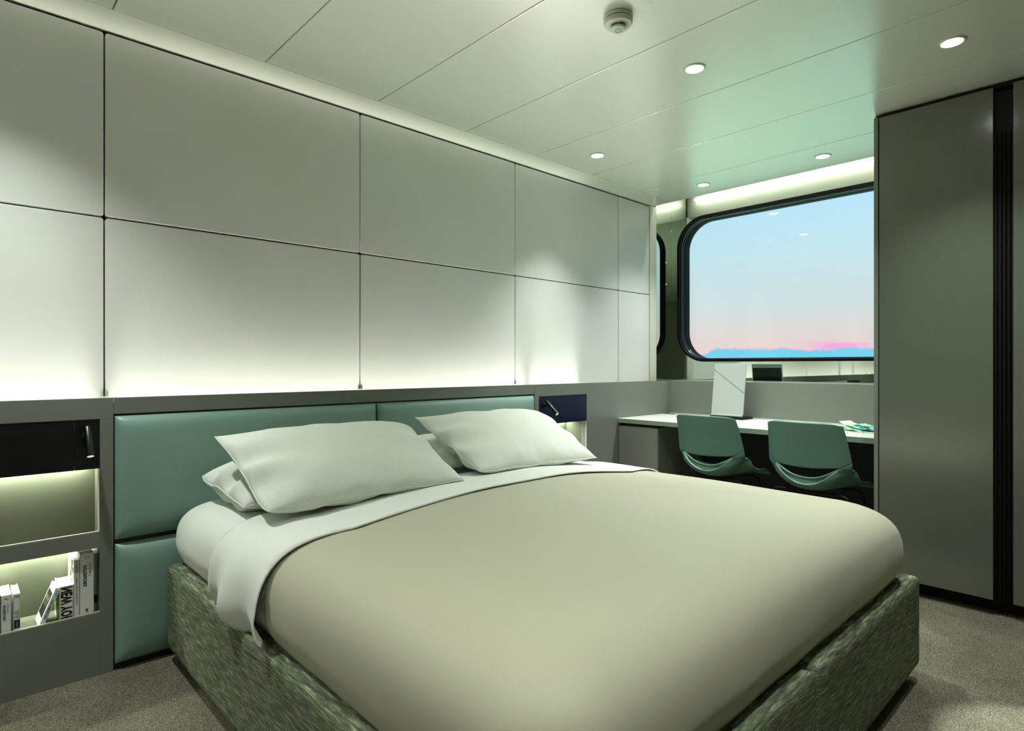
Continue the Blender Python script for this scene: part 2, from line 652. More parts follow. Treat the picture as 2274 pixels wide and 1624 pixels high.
# mirror on the return between the panelled wall and the window wall
tag(plate('mirror', XM - 4.046, 2.54 - 0.80, 0.012, 0.001, 0.0006, M['mirror'], None, face_ny((XM + 4.046) / 2, YP + 0.006, (2.54 + 0.80) / 2)),
    'narrow tall mirror strip between the panelled wall and the window', 'mirror')

# window wall, clad in mirror, with a rounded opening
WY0, WY1, WZ0, WZ1 = 0.945, 2.578, 1.129, 2.262
wcy, wcz = (WY0 + WY1) / 2, (WZ0 + WZ1) / 2
ww, wh = WY1 - WY0, WZ1 - WZ0
bm = bmesh.new()
MX = face_nx(XM, 0, 0)
outer = [(-2.80, 0.0), (1.4, 0.0), (1.4, 2.54), (-2.80, 2.54)]
hole = [(x - wcy, y + wcz) for x, y in rrect(ww - 0.03, wh - 0.03, 0.225, 14)]
vo = [bm.verts.new(MX @ Vector((x, y, 0))) for x, y in outer]
vh = [bm.verts.new(MX @ Vector((x, y, 0))) for x, y in hole]
es = [bm.edges.new((vo[i], vo[(i + 1) % 4])) for i in range(4)]
es += [bm.edges.new((vh[i], vh[(i + 1) % len(vh)])) for i in range(len(vh))]
bmesh.ops.triangle_fill(bm, edges=es, use_beauty=True)
r_ = bmesh.ops.extrude_face_region(bm, geom=list(bm.faces))
bmesh.ops.translate(bm, verts=[g_ for g_ in r_['geom'] if isinstance(g_, bmesh.types.BMVert)], vec=(0.13, 0, 0))
me = bpy.data.meshes.new('wall_far')
bm.to_mesh(me)
bm.free()
me.materials.append(M['mirror'])
tag(fin('wall_far', me, smooth=False), 'mirror clad window wall behind the desk', kind='structure')

win = bpy.data.objects.new('window_1', None)
COL.objects.link(win)
win.location = (XM, wcy, WZ0)
tag(win, 'wide window with rounded corners and black frame', kind='structure')
WM = face_nx(XM, wcy, wcz)
ring('window_frame', ww, wh, 0.235, 0.022, -0.13, 0.030, M['frame'], win, WM, bev=0.004)
for nm, z0, z1, wd_, mm in (('frame_step', 0.004, 0.014, 0.0020, 'gasket'), ('bead', -0.010, -0.005, 0.0035, 'framemetal'), ('frame_step', -0.024, -0.014, 0.0030, 'frame'),
                        ('bead', -0.036, -0.032, 0.0045, 'framemetal'), ('gasket', -0.075, -0.042, 0.0060, 'gasket')):
    ring(nm, ww - 0.044, wh - 0.044, 0.213, wd_, z0, z1, M[mm], win, WM, bev=0.0006)
slab('window_pane', ww - 0.048, wh - 0.048, [(0, -0.068), (0, -0.062)], 0.211, M['glass'], win, WM, n=14)

# light line on the back of the ceiling edge, seen only in the mirror
led = box('light_line', XC + 0.030, XC + 0.040, 0.95, 2.575, 2.468, 2.476, M['led'], bev=0.001)
tag(led, 'thin white light line in the slot above the window', 'light')

# ================================================================== LOW CABINETS ALONG THE HEADBOARD WALL
# wall washers in the trough behind the ledge
for x0, x1 in ((-1.6, 1.1), (1.1, 3.94)):
    area_light('wall_washer', ((x0 + x1) / 2, 2.598, 0.775), (PI - math.radians(7.0), 0, 0), x1 - x0, 0.02, WASH_W * (x1 - x0) / 2.7, (1.0, 0.97, 0.87), math.radians(27))
    area_light('ceiling_uplight', ((x0 + x1) / 2, 2.612, 0.970), (PI + math.radians(40), 0, 0), x1 - x0, 0.015, UP_W * (x1 - x0) / 2.7, (1.0, 1.0, 0.83), math.radians(96))

# headboard: top rail and four leather pads
hb = empty('headboard', (1.51, YF, 0), 'grey framed headboard with teal leather pads behind the bed', 'headboard')
box('top_rail', 0.437, 2.597, YF, YF + 0.018, 0.925, LEDGE, M['cab'], hb, bev=0.001)
box('backing', 0.437, 2.597, YF + 0.004, YF + 0.018, 0.0, 0.925, M['dark'], hb, bev=0)
def pad(w, h, mw):
    nx, ny = 34, 18
    T = 0.040

    def g(i, n_):
        q = -1 + 2 * i / n_
        return math.copysign(1 - (1 - abs(q)) ** 2.2, q)

    def fz(a, b_):
        # steep roll at the seams, gentle swell over the middle
        ea, eb = (1 - abs(a)) * w / 2, (1 - abs(b_)) * h / 2
        e = 1 / (1 / max(ea, 1e-6) ** 3 + 1 / max(eb, 1e-6) ** 3) ** (1 / 3)
        roll = 1 - math.exp(-e / 0.012)
        return T * (0.62 * roll + 0.38 * (1 - math.exp(-e / 0.07)))
    verts, faces = [], []
    for i in range(nx + 1):
        for j in range(ny + 1):
            a, b_ = g(i, nx), g(j, ny)
            verts.append((a * w / 2, b_ * h / 2, fz(a, b_)))
    for i in range(nx):
        for j in range(ny):
            q = i * (ny + 1) + j
            faces.append((q, q + ny + 1, q + ny + 2, q + 1))
    loop = [i * (ny + 1) for i in range(nx + 1)] + [nx * (ny + 1) + j for j in range(1, ny + 1)] + [i * (ny + 1) + ny for i in range(nx - 1, -1, -1)] + [j for j in range(ny - 1, 0, -1)]
    faces.append(tuple(loop[::-1]))
    return mk('leather_pad', verts, faces, M['leather'], hb, mw, True, 60)


for x0, x1 in ((0.440, 1.5065), (1.5115, 2.590)):
    for z0, z1 in ((0.022, 0.455), (0.470, 0.917)):
        pad(x1 - x0, z1 - z0, face_ny((x0 + x1) / 2, YF + 0.003, (z0 + z1) / 2))



def bedside(name, label, x0, x1, nx0, nx1, plate_mat, seam, lamp_side):
    """grey unit with a dark panel over two lit niches"""
    u = empty(name, ((x0 + x1) / 2, YF, 0), label, 'cabinet')
    T = 0.05
    ND = 2.735
    box('top_rail', x0, x1, YF, YF + 0.018, 0.910, LEDGE, M['cab'], u, bev=0.001)
    box('stile', x0, nx0, YF, YF + T, 0.0, 0.910, M['cab'], u, bev=0.001)
    box('stile', nx1, x1, YF, YF + T, 0.0, 0.910, M['cab'], u, bev=0.001)
    box('plinth_panel', nx0, nx1, YF, YF + 0.014, 0.0, 0.222, M['cab'], u, bev=0.001)
    box('shelf', nx0 - 0.01, nx1 + 0.01, YF + 0.0142, ND, 0.453, 0.466, M['niche'], u, bev=0)
    sh = box('shelf_rail', nx0, nx1, YF, YF + 0.014, 0.452, 0.508, M['cab'], u, bev=0.001)
    box('shelf_edge', nx0, nx1, YF + 0.001, YF + 0.008, 0.508, 0.5115, M['edge'], sh, bev=0.0008)
    box('shelf_edge', nx0, nx1, YF + 0.001, YF + 0.008, 0.222, 0.226, M['edge'], u, bev=0.0008)
    box('niche_floor', nx0 - 0.03, nx1 + 0.03, YF + 0.0142, ND, 0.17, 0.206, M['niche'], u, bev=0)
    box('niche_back', nx0 - 0.03, nx1 + 0.03, ND, ND + 0.012, 0.17, 0.76, M['niche'], u, bev=0)
    box('niche_side', nx0 - 0.03, nx0 - 0.012 if lamp_side > 0 else nx0, YF + T, ND, 0.17, 0.76, M['niche'], u, bev=0)
    box('niche_side', nx1 + (0.012 if lamp_side > 0 else 0.0), nx1 + 0.03, YF + T, ND, 0.17, 0.76, M['niche'], u, bev=0)
    box('niche_top', nx0 - 0.03, nx1 + 0.03, YF + 0.02, ND, 0.745, 0.757, M['niche'], u, bev=0)
    box('jamb_edge', nx1 - 0.003, nx1, YF + 0.001, YF + 0.010, 0.508, 0.734, M['edge'], u, bev=0.0006)
    if seam:
        box('dark_panel', nx0, seam - 0.0008, YF + 0.002, YF + 0.020, 0.734, 0.909, plate_mat, u, bev=0.0008)
        box('lamp_plate', seam + 0.0008, nx1, YF + 0.002, YF + 0.020, 0.734, 0.909, plate_mat, u, bev=0.0008)
    else:
        box('dark_panel', nx0, nx1, YF + 0.002, YF + 0.020, 0.734, 0.909, plate_mat, u, bev=0.0008)
    for z, k in ((0.742, 1.0), (0.449, 0.9)):
        area_light('niche_light', ((nx0 + nx1) / 2, ND - 0.018, z), (0, 0, 0), nx1 - nx0 - 0.03, 0.012, NICHE_W * k, (0.98, 1.0, 0.92), math.radians(165), u)
    return u


bed_l = bedside('bedside_unit', 'grey bedside unit with black panel and lit book niche', -0.10, 0.4355, -0.06, 0.395, M['blackwood'], 0.321, 1)
bed_r = bedside('bedside_unit', 'grey bedside unit with navy panel beside the desk', 2.5985, 4.40, 2.637, 3.093, M['navy'], None, -1)
tag(box('low_cabinet', -1.7, -0.1015, YF, YF + 0.018, 0.0, LEDGE, M['cab'], bev=0.001), 'plain grey low panel left of the bedside unit', 'panel')


def reading_lamp(label, top, bot, rad, y_wall):
    root = empty('reading_lamp', (top[0], y_wall, top[2] - 0.02), label, 'lamp', 'bedside reading lamps')
    a, b_ = Vector(top), Vector(bot)
    d = (b_ - a).normalized()
    ln = (b_ - a).length
    q = d.to_track_quat('Z', 'Y').to_matrix().to_4x4()
    mw = Matrix.Translation(a) @ q
    tb = lathe('tube', [(rad * 0.9, 0), (rad, 0.002), (rad, ln * 0.72), (rad * 0.965, ln * 0.722), (rad * 0.965, ln * 0.732), (rad, ln * 0.735), (rad, ln - 0.001), (rad * 0.9, ln)], M['lampblack'], root, mw, 28)
    lathe('lens', [(rad * 0.86, ln - 0.004), (rad * 0.86, ln + 0.0006)], M['lens'], tb, mw, 28)
    mid = a + d * ln * 0.35
    tube('arm', [mid, Vector((mid.x, (mid.y + y_wall) / 2, mid.z)), Vector((mid.x, y_wall + 0.001, mid.z))], 0.006, M['black'], root, seg=12)
    lathe('mount', [(0.014, 0), (0.016, 0.002), (0.016, 0.008), (0.013, 0.010)], M['black'], root, basis((mid.x, y_wall + 0.001, mid.z), (1, 0, 0), (0, 0, 1), (0, -1, 0)), 24)
    return root


reading_lamp('slim dark reading lamp on the black panel', (0.3545, 2.531, 0.886), (0.3575, 2.486, 0.788), 0.0118, YF + 0.002)
reading_lamp('slim chrome reading lamp on the navy panel', (2.676, 2.531, 0.882), (2.684, 2.448, 0.806), 0.0118, YF + 0.002)

# ================================================================== BED
bed = empty('bed_base', (1.54, 1.52, 0), 'bed base upholstered in green grey tweed', 'bed')
BX0, BX1, BY0, BY1, BZ0, BZ1 = 0.595, 2.490, 0.548, 2.505, 0.050, 0.362
UP = [(0.012, -0.055), (0.003, -0.052), (0.0, -0.045), (0.0, -0.012), (0.003, -0.005), (0.010, 0.0), (0.03, 0.002)]
hz = (BZ0 + BZ1) / 2
for y0, y1 in ((BY0 + 0.052, BY1),):
    slab('side_panel', y1 - y0, BZ1 - BZ0, UP, 0.030, M['tweed'], bed, face_nx(BX0, (y0 + y1) / 2, hz), n=6, ang=70)
    slab('side_panel', y1 - y0, BZ1 - BZ0, UP, 0.030, M['tweed'], bed, face_px(BX1, (y0 + y1) / 2, hz), n=6, ang=70)
for x0, x1 in ((BX0, 1.5355), (1.5385, BX1)):
    slab('foot_panel', x1 - x0, BZ1 - BZ0, UP, 0.030, M['tweed'], bed, face_ny((x0 + x1) / 2, BY0, hz), n=6, ang=70)
box('deck', BX0 + 0.05, BX1 - 0.05, BY0 + 0.05, BY1 - 0.01, 0.10, 0.30, M['black'], bed, bev=0)
box('plinth', BX0 + 0.05, BX1 - 0.05, BY0 + 0.06, BY1 - 0.01, 0.0, 0.10, M['black'], bed, bev=0.01)


def bed_shell(off, zlow, zoff=0.0):
    """rings of a mattress-like dome; off grows it outwards"""
    x0, x1, y0, y1 = 0.612 - off, 2.473 + off, 0.572 - off, 2.492 + off * 0.3
    prof = []
    zb, zt, A, n_ = 0.450, 0.612 + zoff, 0.27, 2.9
    for k in range(7):
        f = k / 7
        z = zlow + (zb - zlow) * f
        prof.append((0.040 * max(0.0, (zb - z) / 0.10) ** 1.7 if z < zb else 0, z))
    for k in range(15):
        ph = PI / 2 * k / 14
        prof.append((A * (1 - math.cos(ph) ** (2 / n_)), zb + (zt - zb) * math.sin(ph) ** (2 / n_)))
    for k in range(1, 11):
        f = k / 10
        prof.append((A + f * 0.60, zt + 0.046 * math.sin(f * PI / 2)))
    nseg, nc = 48, 12
    R0 = 0.16

    def outline(ins):
        w, h = x1 - x0 - 2 * ins, y1 - y0 - 2 * ins
        r = max(R0 - ins * 0.5, 0.02)
        rh = max(0.05 - ins * 0.3, 0.015)
        r = min(r, w / 2 - .005, h / 2 - .005)
        cx, cy = (x0 + x1) / 2, (y0 + y1) / 2
        pts = []
        rs = (rh, rh, r, r)
        cs = [(w / 2 - rh, h / 2 - rh, 0), (-w / 2 + rh, h / 2 - rh, 90), (-w / 2 + r, -h / 2 + r, 180), (w / 2 - r, -h / 2 + r, 270)]
        for q in range(4):
            ox, oy, a0 = cs[q]
            rq, rn = rs[q], rs[(q + 1) % 4]
            for k in range(nc + 1):
                a = math.radians(a0 + 90 * k / nc)
                pts.append((cx + ox + rq * math.cos(a), cy + oy + rq * math.sin(a)))
            nx, ny, na_ = cs[(q + 1) % 4]
            a = math.radians(a0 + 90)
            p0 = (cx + ox + rq * math.cos(a), cy + oy + rq * math.sin(a))
            p1 = (cx + nx + rn * math.cos(a), cy + ny + rn * math.sin(a))
            for k in range(1, nseg):
                f = k / nseg
                pts.append((p0[0] + (p1[0] - p0[0]) * f, p0[1] + (p1[1] - p0[1]) * f))
        return pts
    verts, faces = [], []
    rings = [outline(i) for i, z in prof]
    K = len(rings[0])
    for (i, z), rg in zip(prof, rings):
        for x, y in rg:
            verts.append(Vector((x, y, z)))
    for i in range(len(prof) - 1):
        for j in range(K):
            a, b_ = i * K + j, i * K + (j + 1) % K
            faces.append((a, b_, b_ + K, a + K))
    faces.append(tuple((len(prof) - 1) * K + j for j in range(K)))
    return verts, faces


def cut_mesh(name, verts, faces, planes, material, warp=None):
    bm = bmesh.new()
    bv = [bm.verts.new(v) for v in verts]
    for f in faces:
        bm.faces.new([bv[i] for i in f])
    bmesh.ops.recalc_face_normals(bm, faces=bm.faces)
    for co, no in planes:
        bmesh.ops.bisect_plane(bm, geom=bm.verts[:] + bm.edges[:] + bm.faces[:], plane_co=co, plane_no=no, clear_outer=True)
    if warp:
        for v in bm.verts:
            v.co = warp(v.co)
    me = bpy.data.meshes.new(name)
    bm.to_mesh(me)
    bm.free()
    me.materials.append(material)
    return me


# mattress in a fitted sheet
v_, f_ = bed_shell(0.0, 0.335)


def mat_warp(co):
    s = max(0.0, min(1.0, (0.58 - co.z) / 0.2))
    d = noise.noise(Vector((co.x * 2.2, co.y * 7.0, co.z * 3.0))) * 0.008 * s
    return Vector((co.x - d, co.y, co.z))


me = cut_mesh('mattress', v_, f_, [], M['linen'], mat_warp)
mattress = fin('mattress', me, None, None, True, 60)
tag(mattress, 'white sheeted mattress lying in the tweed bed base', 'mattress')

# bedspread
v_, f_ = bed_shell(0.010, 0.335, 0.012)


def spread_warp(co):
    d = noise.noise(Vector((co.x * 1.7 + 3, co.y * 1.7, 0.3))) * 0.006
    s = max(0.0, min(1.0, (0.50 - co.z) / 0.14))
    e = noise.noise(Vector((co.x * 6, co.y * 6, 1.7))) * 0.006 * s
    c2 = Vector((co.x, co.y, co.z + d * (1 - s)))
    cd = Vector((co.x - 1.54, co.y - 1.5, 0)).normalized()
    # soft creases at the two foot corners
    for cx in (0.61, 2.47):
        q = math.hypot(co.x - cx, co.y - 0.57)
        if q < 0.28:
            an = math.atan2(co.y - 0.95, co.x - 1.54)
            e += math.sin(an * 46) * 0.0045 * (1 - q / 0.28) * s
    return c2 + cd * e


me = cut_mesh('bedspread', v_, f_, [((0, 1.585, 0), (0, 1, 0))], M['satin'], spread_warp)
bedspread = fin('bedspread', me, None, None, True, 60)
sm = bedspread.modifiers.new('thickness', 'SOLIDIFY')
sm.thickness = 0.006
sm.offset = -1
tag(bedspread, 'beige satin bedspread tucked into the bed base', 'bedspread')

# turned-down top sheet hanging over the side
v_, f_ = bed_shell(0.026, 0.362, 0.020)


def fold_warp(co):
    x, y, z = co
    side = max(0.0, min(1.0, (0.60 - z) / 0.22))
    out_ = -1 if x < 1.5 else 1
    wave = math.sin((y - 1.53) * 26.0 + 0.9) * 0.026 * side ** 1.4 + math.sin((y - 1.5) * 51.0) * 0.006 * side
    x += out_ * (wave + 0.022 * side)
    hem = max(0.0, (0.44 - z) / 0.08)
    z -= hem * (0.016 * math.sin((y - 1.5) * 26.0 + 2.6) - 0.004)
    z += noise.noise(Vector((x * 3, y * 5, 2.2))) * 0.003
    # the free edge swings forward as it falls
    f = max(0.0, min(1.0, (1.80 - y) / 0.25))
    y -= f * side * 0.035
    b2 = max(0.0, min(1.0, (y - 1.86) / 0.12))
    x -= out_ * b2 * 0.014 * (0.3 + side)
    z -= b2 * 0.012
    return Vector((x, y, z))


me = cut_mesh('turned_sheet', v_, f_, [((0, 1.575, 0), (0, -1, 0)), ((0, 1.985, 0), (0, 1, 0))], M['linen'], fold_warp)
turned = fin('turned_sheet', me, None, None, True, 60)
sm = turned.modifiers.new('thickness', 'SOLIDIFY')
sm.thickness = 0.005
sm.offset = -1
tag(turned, 'white top sheet turned down over the edge of the bedspread', 'sheet')


def pillow(label, BL, BR, TR, TL, T, seed, ears, wr=1.5, group='pillows on the bed'):
    BL, BR, TR, TL = map(Vector, (BL, BR, TR, TL))
    nx, ny = 56, 40
    nrm = (BR - BL).cross(TL - BL).normalized()
    ctr = (BL + BR + TR + TL) / 4
    root = empty('pillow', (ctr.x, ctr.y, min(BL.z, BR.z)), label, 'pillow', group)

    def pt(a, b_, s):
        # a,b in -1..1 ; edges drawn in between the corners
        pa = a * (1 - 0.045 * (1 - b_ * b_) * abs(a) ** 3)
        pb = b_ * (1 - 0.060 * (1 - a * a) * abs(b_) ** 3)
        cor = (abs(a) * abs(b_)) ** 5
        e = ears[(1 if a > 0 else 0) + (2 if b_ > 0 else 0)]
        pa *= 1 - e * cor
        pb *= 1 - e * cor
        u, v = (pa + 1) / 2, (pb + 1) / 2
        base = BL * (1 - u) * (1 - v) + BR * u * (1 - v) + TR * u * v + TL * (1 - u) * v
        th = (max(0.0, 1 - abs(a) ** 2.6) * max(0.0, 1 - abs(b_) ** 2.4)) ** 0.52
        # creases running in from the seams
        el_ = max(0.0, (abs(a) - 0.50) / 0.5)
        eb = max(0.0, (abs(b_) - 0.55) / 0.45) * (1.0 if b_ < 0 else 0.25)
        cr_ = math.sin(b_ * 9 + seed * 1.7 + a * 2.4) * el_ * (1 - abs(b_)) * 0.16 * wr * (1.3 if a < 0 else 0.5)
        cr_ += (math.sin(a * 11 + seed) ** 3) * eb * (1 - abs(a)) * 0.13 * wr
        nn = noise.noise(Vector((a * 1.6 + seed * 3.1, b_ * 1.6, s * 2.0))) * 0.10
        wob = noise.noise(Vector((a * 3.5, b_ * 3.5, seed * 5.3))) * 0.010 * (max(abs(a), abs(b_)) ** 4)
        return base + nrm * (s * T / 2 * (th * (1 + nn) + cr_ * min(1.0, th * 2.5)) + wob)
    verts, faces = [], []
    idx = {}
    for s in (1, -1):
        for i in range(nx + 1):
            for j in range(ny + 1):
                a = -1 + 2 * i / nx
                b_ = -1 + 2 * j / ny
                a = math.sin(a * PI / 2) * 0.55 + a * 0.45
                b_ = math.sin(b_ * PI / 2) * 0.55 + b_ * 0.45
                rim = i in (0, nx) or j in (0, ny)
                if rim and s < 0:
                    idx[(s, i, j)] = idx[(1, i, j)]
                    continue
                idx[(s, i, j)] = len(verts)
                verts.append(pt(a, b_, s))
    for s in (1, -1):
        for i in range(nx):
            for j in range(ny):
                q = [idx[(s, i, j)], idx[(s, i + 1, j)], idx[(s, i + 1, j + 1)], idx[(s, i, j + 1)]]
                faces.append(tuple(q if s > 0 else q[::-1]))
    cu_ = mk('cushion', verts, faces, M['pillow'], root, None, True, 180)
    seam = [idx[(1, i, 0)] for i in range(nx)] + [idx[(1, nx, j)] for j in range(ny)] + [idx[(1, i, ny)] for i in range(nx, 0, -1)] + [idx[(1, 0, j)] for j in range(ny, 0, -1)]
    tube('piping', [verts[k] for k in seam], 0.0022, M['pillow'], cu_, seg=6, closed=True)
    return root


pillow('white pillow flat under the left front pillow', (0.690, 2.000, 0.640), (1.370, 1.980, 0.690), (1.380, 2.40, 0.735), (0.668, 2.400, 0.690), 0.195, 1.0, (0.02, 0.05, 0.05, 0.02))
pillow('white pillow flat under the right front pillow', (1.500, 1.985, 0.680), (2.220, 1.990, 0.680), (2.260, 2.40, 0.740), (1.460, 2.40, 0.745), 0.140, 2.0, (0.02, 0.05, 0.05, 0.03))
pillow('large white pillow propped on the left side of the bed', (0.672, 1.775, 0.655), (1.372, 1.712, 0.682), (1.412, 2.150, 0.862), (0.668, 2.195, 0.856), 0.155, 3.3, (0.06, 0.0, 0.0, 0.13))
pillow('white pillow propped on the side of the bed nearest the desk', (1.466, 1.742, 0.688), (2.192, 1.752, 0.672), (2.236, 2.165, 0.866), (1.474, 2.175, 0.870), 0.150, 5.1, (0.06, 0.0, 0.0, 0.13))

# ================================================================== WARDROBE
WY = 0.926
wr = empty('wardrobe', (3.8, 0.2, 0), 'tall grey glossy wardrobe right of the desk', 'wardrobe')
box('side_panel', XW - 0.004, 4.255, WY - 0.018, WY, 0.0, 2.322, M['cab'], wr, bev=0.001)
box('carcass', XW + 0.03, 4.25, -1.30, WY - 0.020, 0.075, 2.31, M['black'], wr, bev=0)
box('plinth', XW + 0.085, 4.25, -1.30, WY - 0.020, 0.0, 0.075, M['black'], wr, bev=0)
box('top_filler', XW + 0.02, XW + 0.05, -1.30, WY, 2.30, H - 0.003, M['black'], wr, bev=0)
for y0, y1 in ((0.462, 0.9045), (-0.047, 0.395), (-0.56, -0.114), (-1.20, -0.56)):
    plate('door', y1 - y0 - 0.001, 2.318 - 0.071, 0.02, 0.002, 0.0012, M['wardrobe'], wr, face_nx(XW, (y0 + y1) / 2, (2.318 + 0.071) / 2))
for y0 in (0.395, -0.114):
    hc = box('handle_channel', XW + 0.020, XW + 0.029, y0, y0 + 0.067, 0.072, 2.317, M['black'], wr, bev=0)
    for k in range(4):
        yy = y0 + 0.010 + k * 0.0145
        box('channel_rib', XW + 0.006, XW + 0.020, yy, yy + 0.004, 0.072, 2.12, M['frame'], hc, bev=0.0006)

# ================================================================== DESK
DZ = 0.730
XD = 3.432
XB = 4.072
desk = empty('desk', (3.75, 1.75, 0), 'long white topped desk under the window', 'desk')
wt = box('worktop', XD, XB - 0.002, WY + 0.010, YF - 0.002, DZ - 0.030, DZ, M['desktop'], desk, bev=0.001)
box('worktop_edge', XD - 0.0025, XD + 0.0005, WY + 0.011, YF - 0.003, DZ - 0.030, DZ - 0.001, M['deskedge'], wt, bev=0.0004)
box('end_panel', XD + 0.02, XB - 0.01, WY + 0.006, WY + 0.027, 0.0, DZ - 0.031, M['cab'], desk, bev=0.001)
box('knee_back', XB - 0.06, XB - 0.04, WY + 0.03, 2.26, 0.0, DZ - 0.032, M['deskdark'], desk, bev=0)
box('cable_slot', 4.00, 4.045, 2.46, 2.545, DZ - 0.0005, DZ + 0.0012, M['black'], wt, bev=0.0004)
ups = box('desk_upstand', XB, XM - 0.001, WY + 0.002, YF - 0.001, 0.0, LEDGE, M['cab'], bev=0.0015)
tag(ups, 'grey low upstand along the back of the desk', 'panel')
for x in (XB - 0.006,):
    tag(box('upstand_bead', XB - 0.006, XB - 0.0005, WY + 0.012, 2.53, DZ + 0.0008, DZ + 0.007, M['alu'], bev=0.0006), 'thin metal bead along the back edge of the desk', 'bead')
dc = empty('desk_cabinet', (3.75, 2.40, 0), 'grey cabinet under the desk beside the headboard wall', 'cabinet')
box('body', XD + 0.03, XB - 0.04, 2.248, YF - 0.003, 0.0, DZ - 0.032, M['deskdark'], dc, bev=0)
box('side_panel', XD + 0.025, XB - 0.04, 2.236, 2.247, 0.05, DZ - 0.05, M['cab'], dc, bev=0.001)
plate('door', YF - 0.006 - 2.236, DZ - 0.050 - 0.05, 0.018, 0.002, 0.001, M['cab'], dc, face_nx(XD + 0.008, (YF - 0.006 + 2.236) / 2, (DZ - 0.050 + 0.05) / 2))

# laptop standing on the desk with its lid towards the room
lp = empty('laptop', (3.95, 2.0, DZ), 'silver laptop on the desk with its lid towards the bed', 'laptop')
LY = 1.996
Zv = Vector((0.050, 0, 0.345)).normalized()
Xv = Vector((0, -1, 0))
nv = Xv.cross(Zv)
LW, LH = 0.232, 0.352
lo_ = Vector((3.926, LY, DZ + 0.034)) + Zv * (LH / 2)
LMX = basis(lo_, Xv, Zv, nv)
lid = plate('lid', LW, LH, 0.008, 0.004, 0.0015, M['alu'], lp, LMX)
plate('screen', LW - 0.012, LH - 0.035, 0.002, 0.003, 0.0005, M['screen'], lid, basis(lo_ - nv * 0.0095 - Zv * 0.012, Vector((0, 1, 0)), Zv, Vector((0, 1, 0)).cross(Zv)))
g0, g1 = Vector((-LW / 2, LH / 2 - 0.040, 0.0003)), Vector((LW / 2 - 0.002, -LH / 2 + 0.150, 0.0003))
tube('groove', [LMX @ g0, LMX @ ((g0 + g1) / 2), LMX @ g1], 0.0013, M['ventdark'], lid, seg=6)
box('hinge', 3.916, 3.932, LY - LW / 2 + 0.003, LY + LW / 2 - 0.003, DZ + 0.020, DZ + 0.034, M['alu'], lp, bev=0.003)
box('base', 3.930, 4.066, LY - LW / 2 - 0.004, LY + LW / 2 + 0.004, DZ + 0.001, DZ + 0.014, M['black'], lp, bev=0.003)
box('foot_strip', 3.908, 3.931, LY - LW / 2 - 0.006, LY + LW / 2 + 0.002, DZ, DZ + 0.019, M['black'], lp, bev=0.004)

# open magazine
mg = empty('magazine', (3.78, 1.08, DZ), 'open colourful magazine on the desk by the wardrobe', 'magazine')


def page(name, pts, wdir, width, material, thick=0.003):
    wdir = Vector(wdir)
    verts, faces = [], []
    n_ = len(pts)
    for q in pts:
        q = Vector(q)
        for o_ in (Vector((0, 0, 0)), wdir * width):
            for dz_ in (0, -thick):
                verts.append(q + o_ + Vector((0, 0, dz_)))
    for i in range(n_ - 1):
        a = i * 4
        b2 = a + 4
        faces += [(a, a + 2, b2 + 2, b2), (a + 1, b2 + 1, b2 + 3, a + 3), (a, b2, b2 + 1, a + 1), (a + 2, a + 3, b2 + 3, b2 + 2)]
    faces += [(0, 1, 3, 2), (n_ * 4 - 4, n_ * 4 - 2, n_ * 4 - 1, n_ * 4 - 3)]
    return mk(name, verts, faces, material, mg, None, True, 40)


pd = Vector((-0.35, -1.0, 0)).normalized()
wd = Vector((1.0, -0.35, 0)).normalized()
org = Vector((3.700, 1.215, DZ))
arc = [(0.0, 0.024), (0.035, 0.019), (0.07, 0.012), (0.11, 0.0075), (0.15, 0.006), (0.19, 0.005)]
page('page', [org + pd * s + Vector((0, 0, z)) for s, z in arc], wd, 0.205, M['print'])
page('page', [org + wd * 0.05 + pd * (s * 0.92 + 0.012) + Vector((0, 0, z + 0.007)) for s, z in arc], wd, 0.17, M['print'], 0.002)
page('curled_page', [org + wd * 0.08 - pd * 0.050 + pd * s + Vector((0, 0, z)) for s, z in ((0.0, 0.045), (0.02, 0.035), (0.05, 0.027), (0.10, 0.019))], wd, 0.10, M['paper'], 0.0015)
page('back_cover', [org + pd * s + Vector((0, 0, 0.0032)) for s in (0.03, 0.12, 0.20)], wd, 0.215, M['paper'], 0.003)


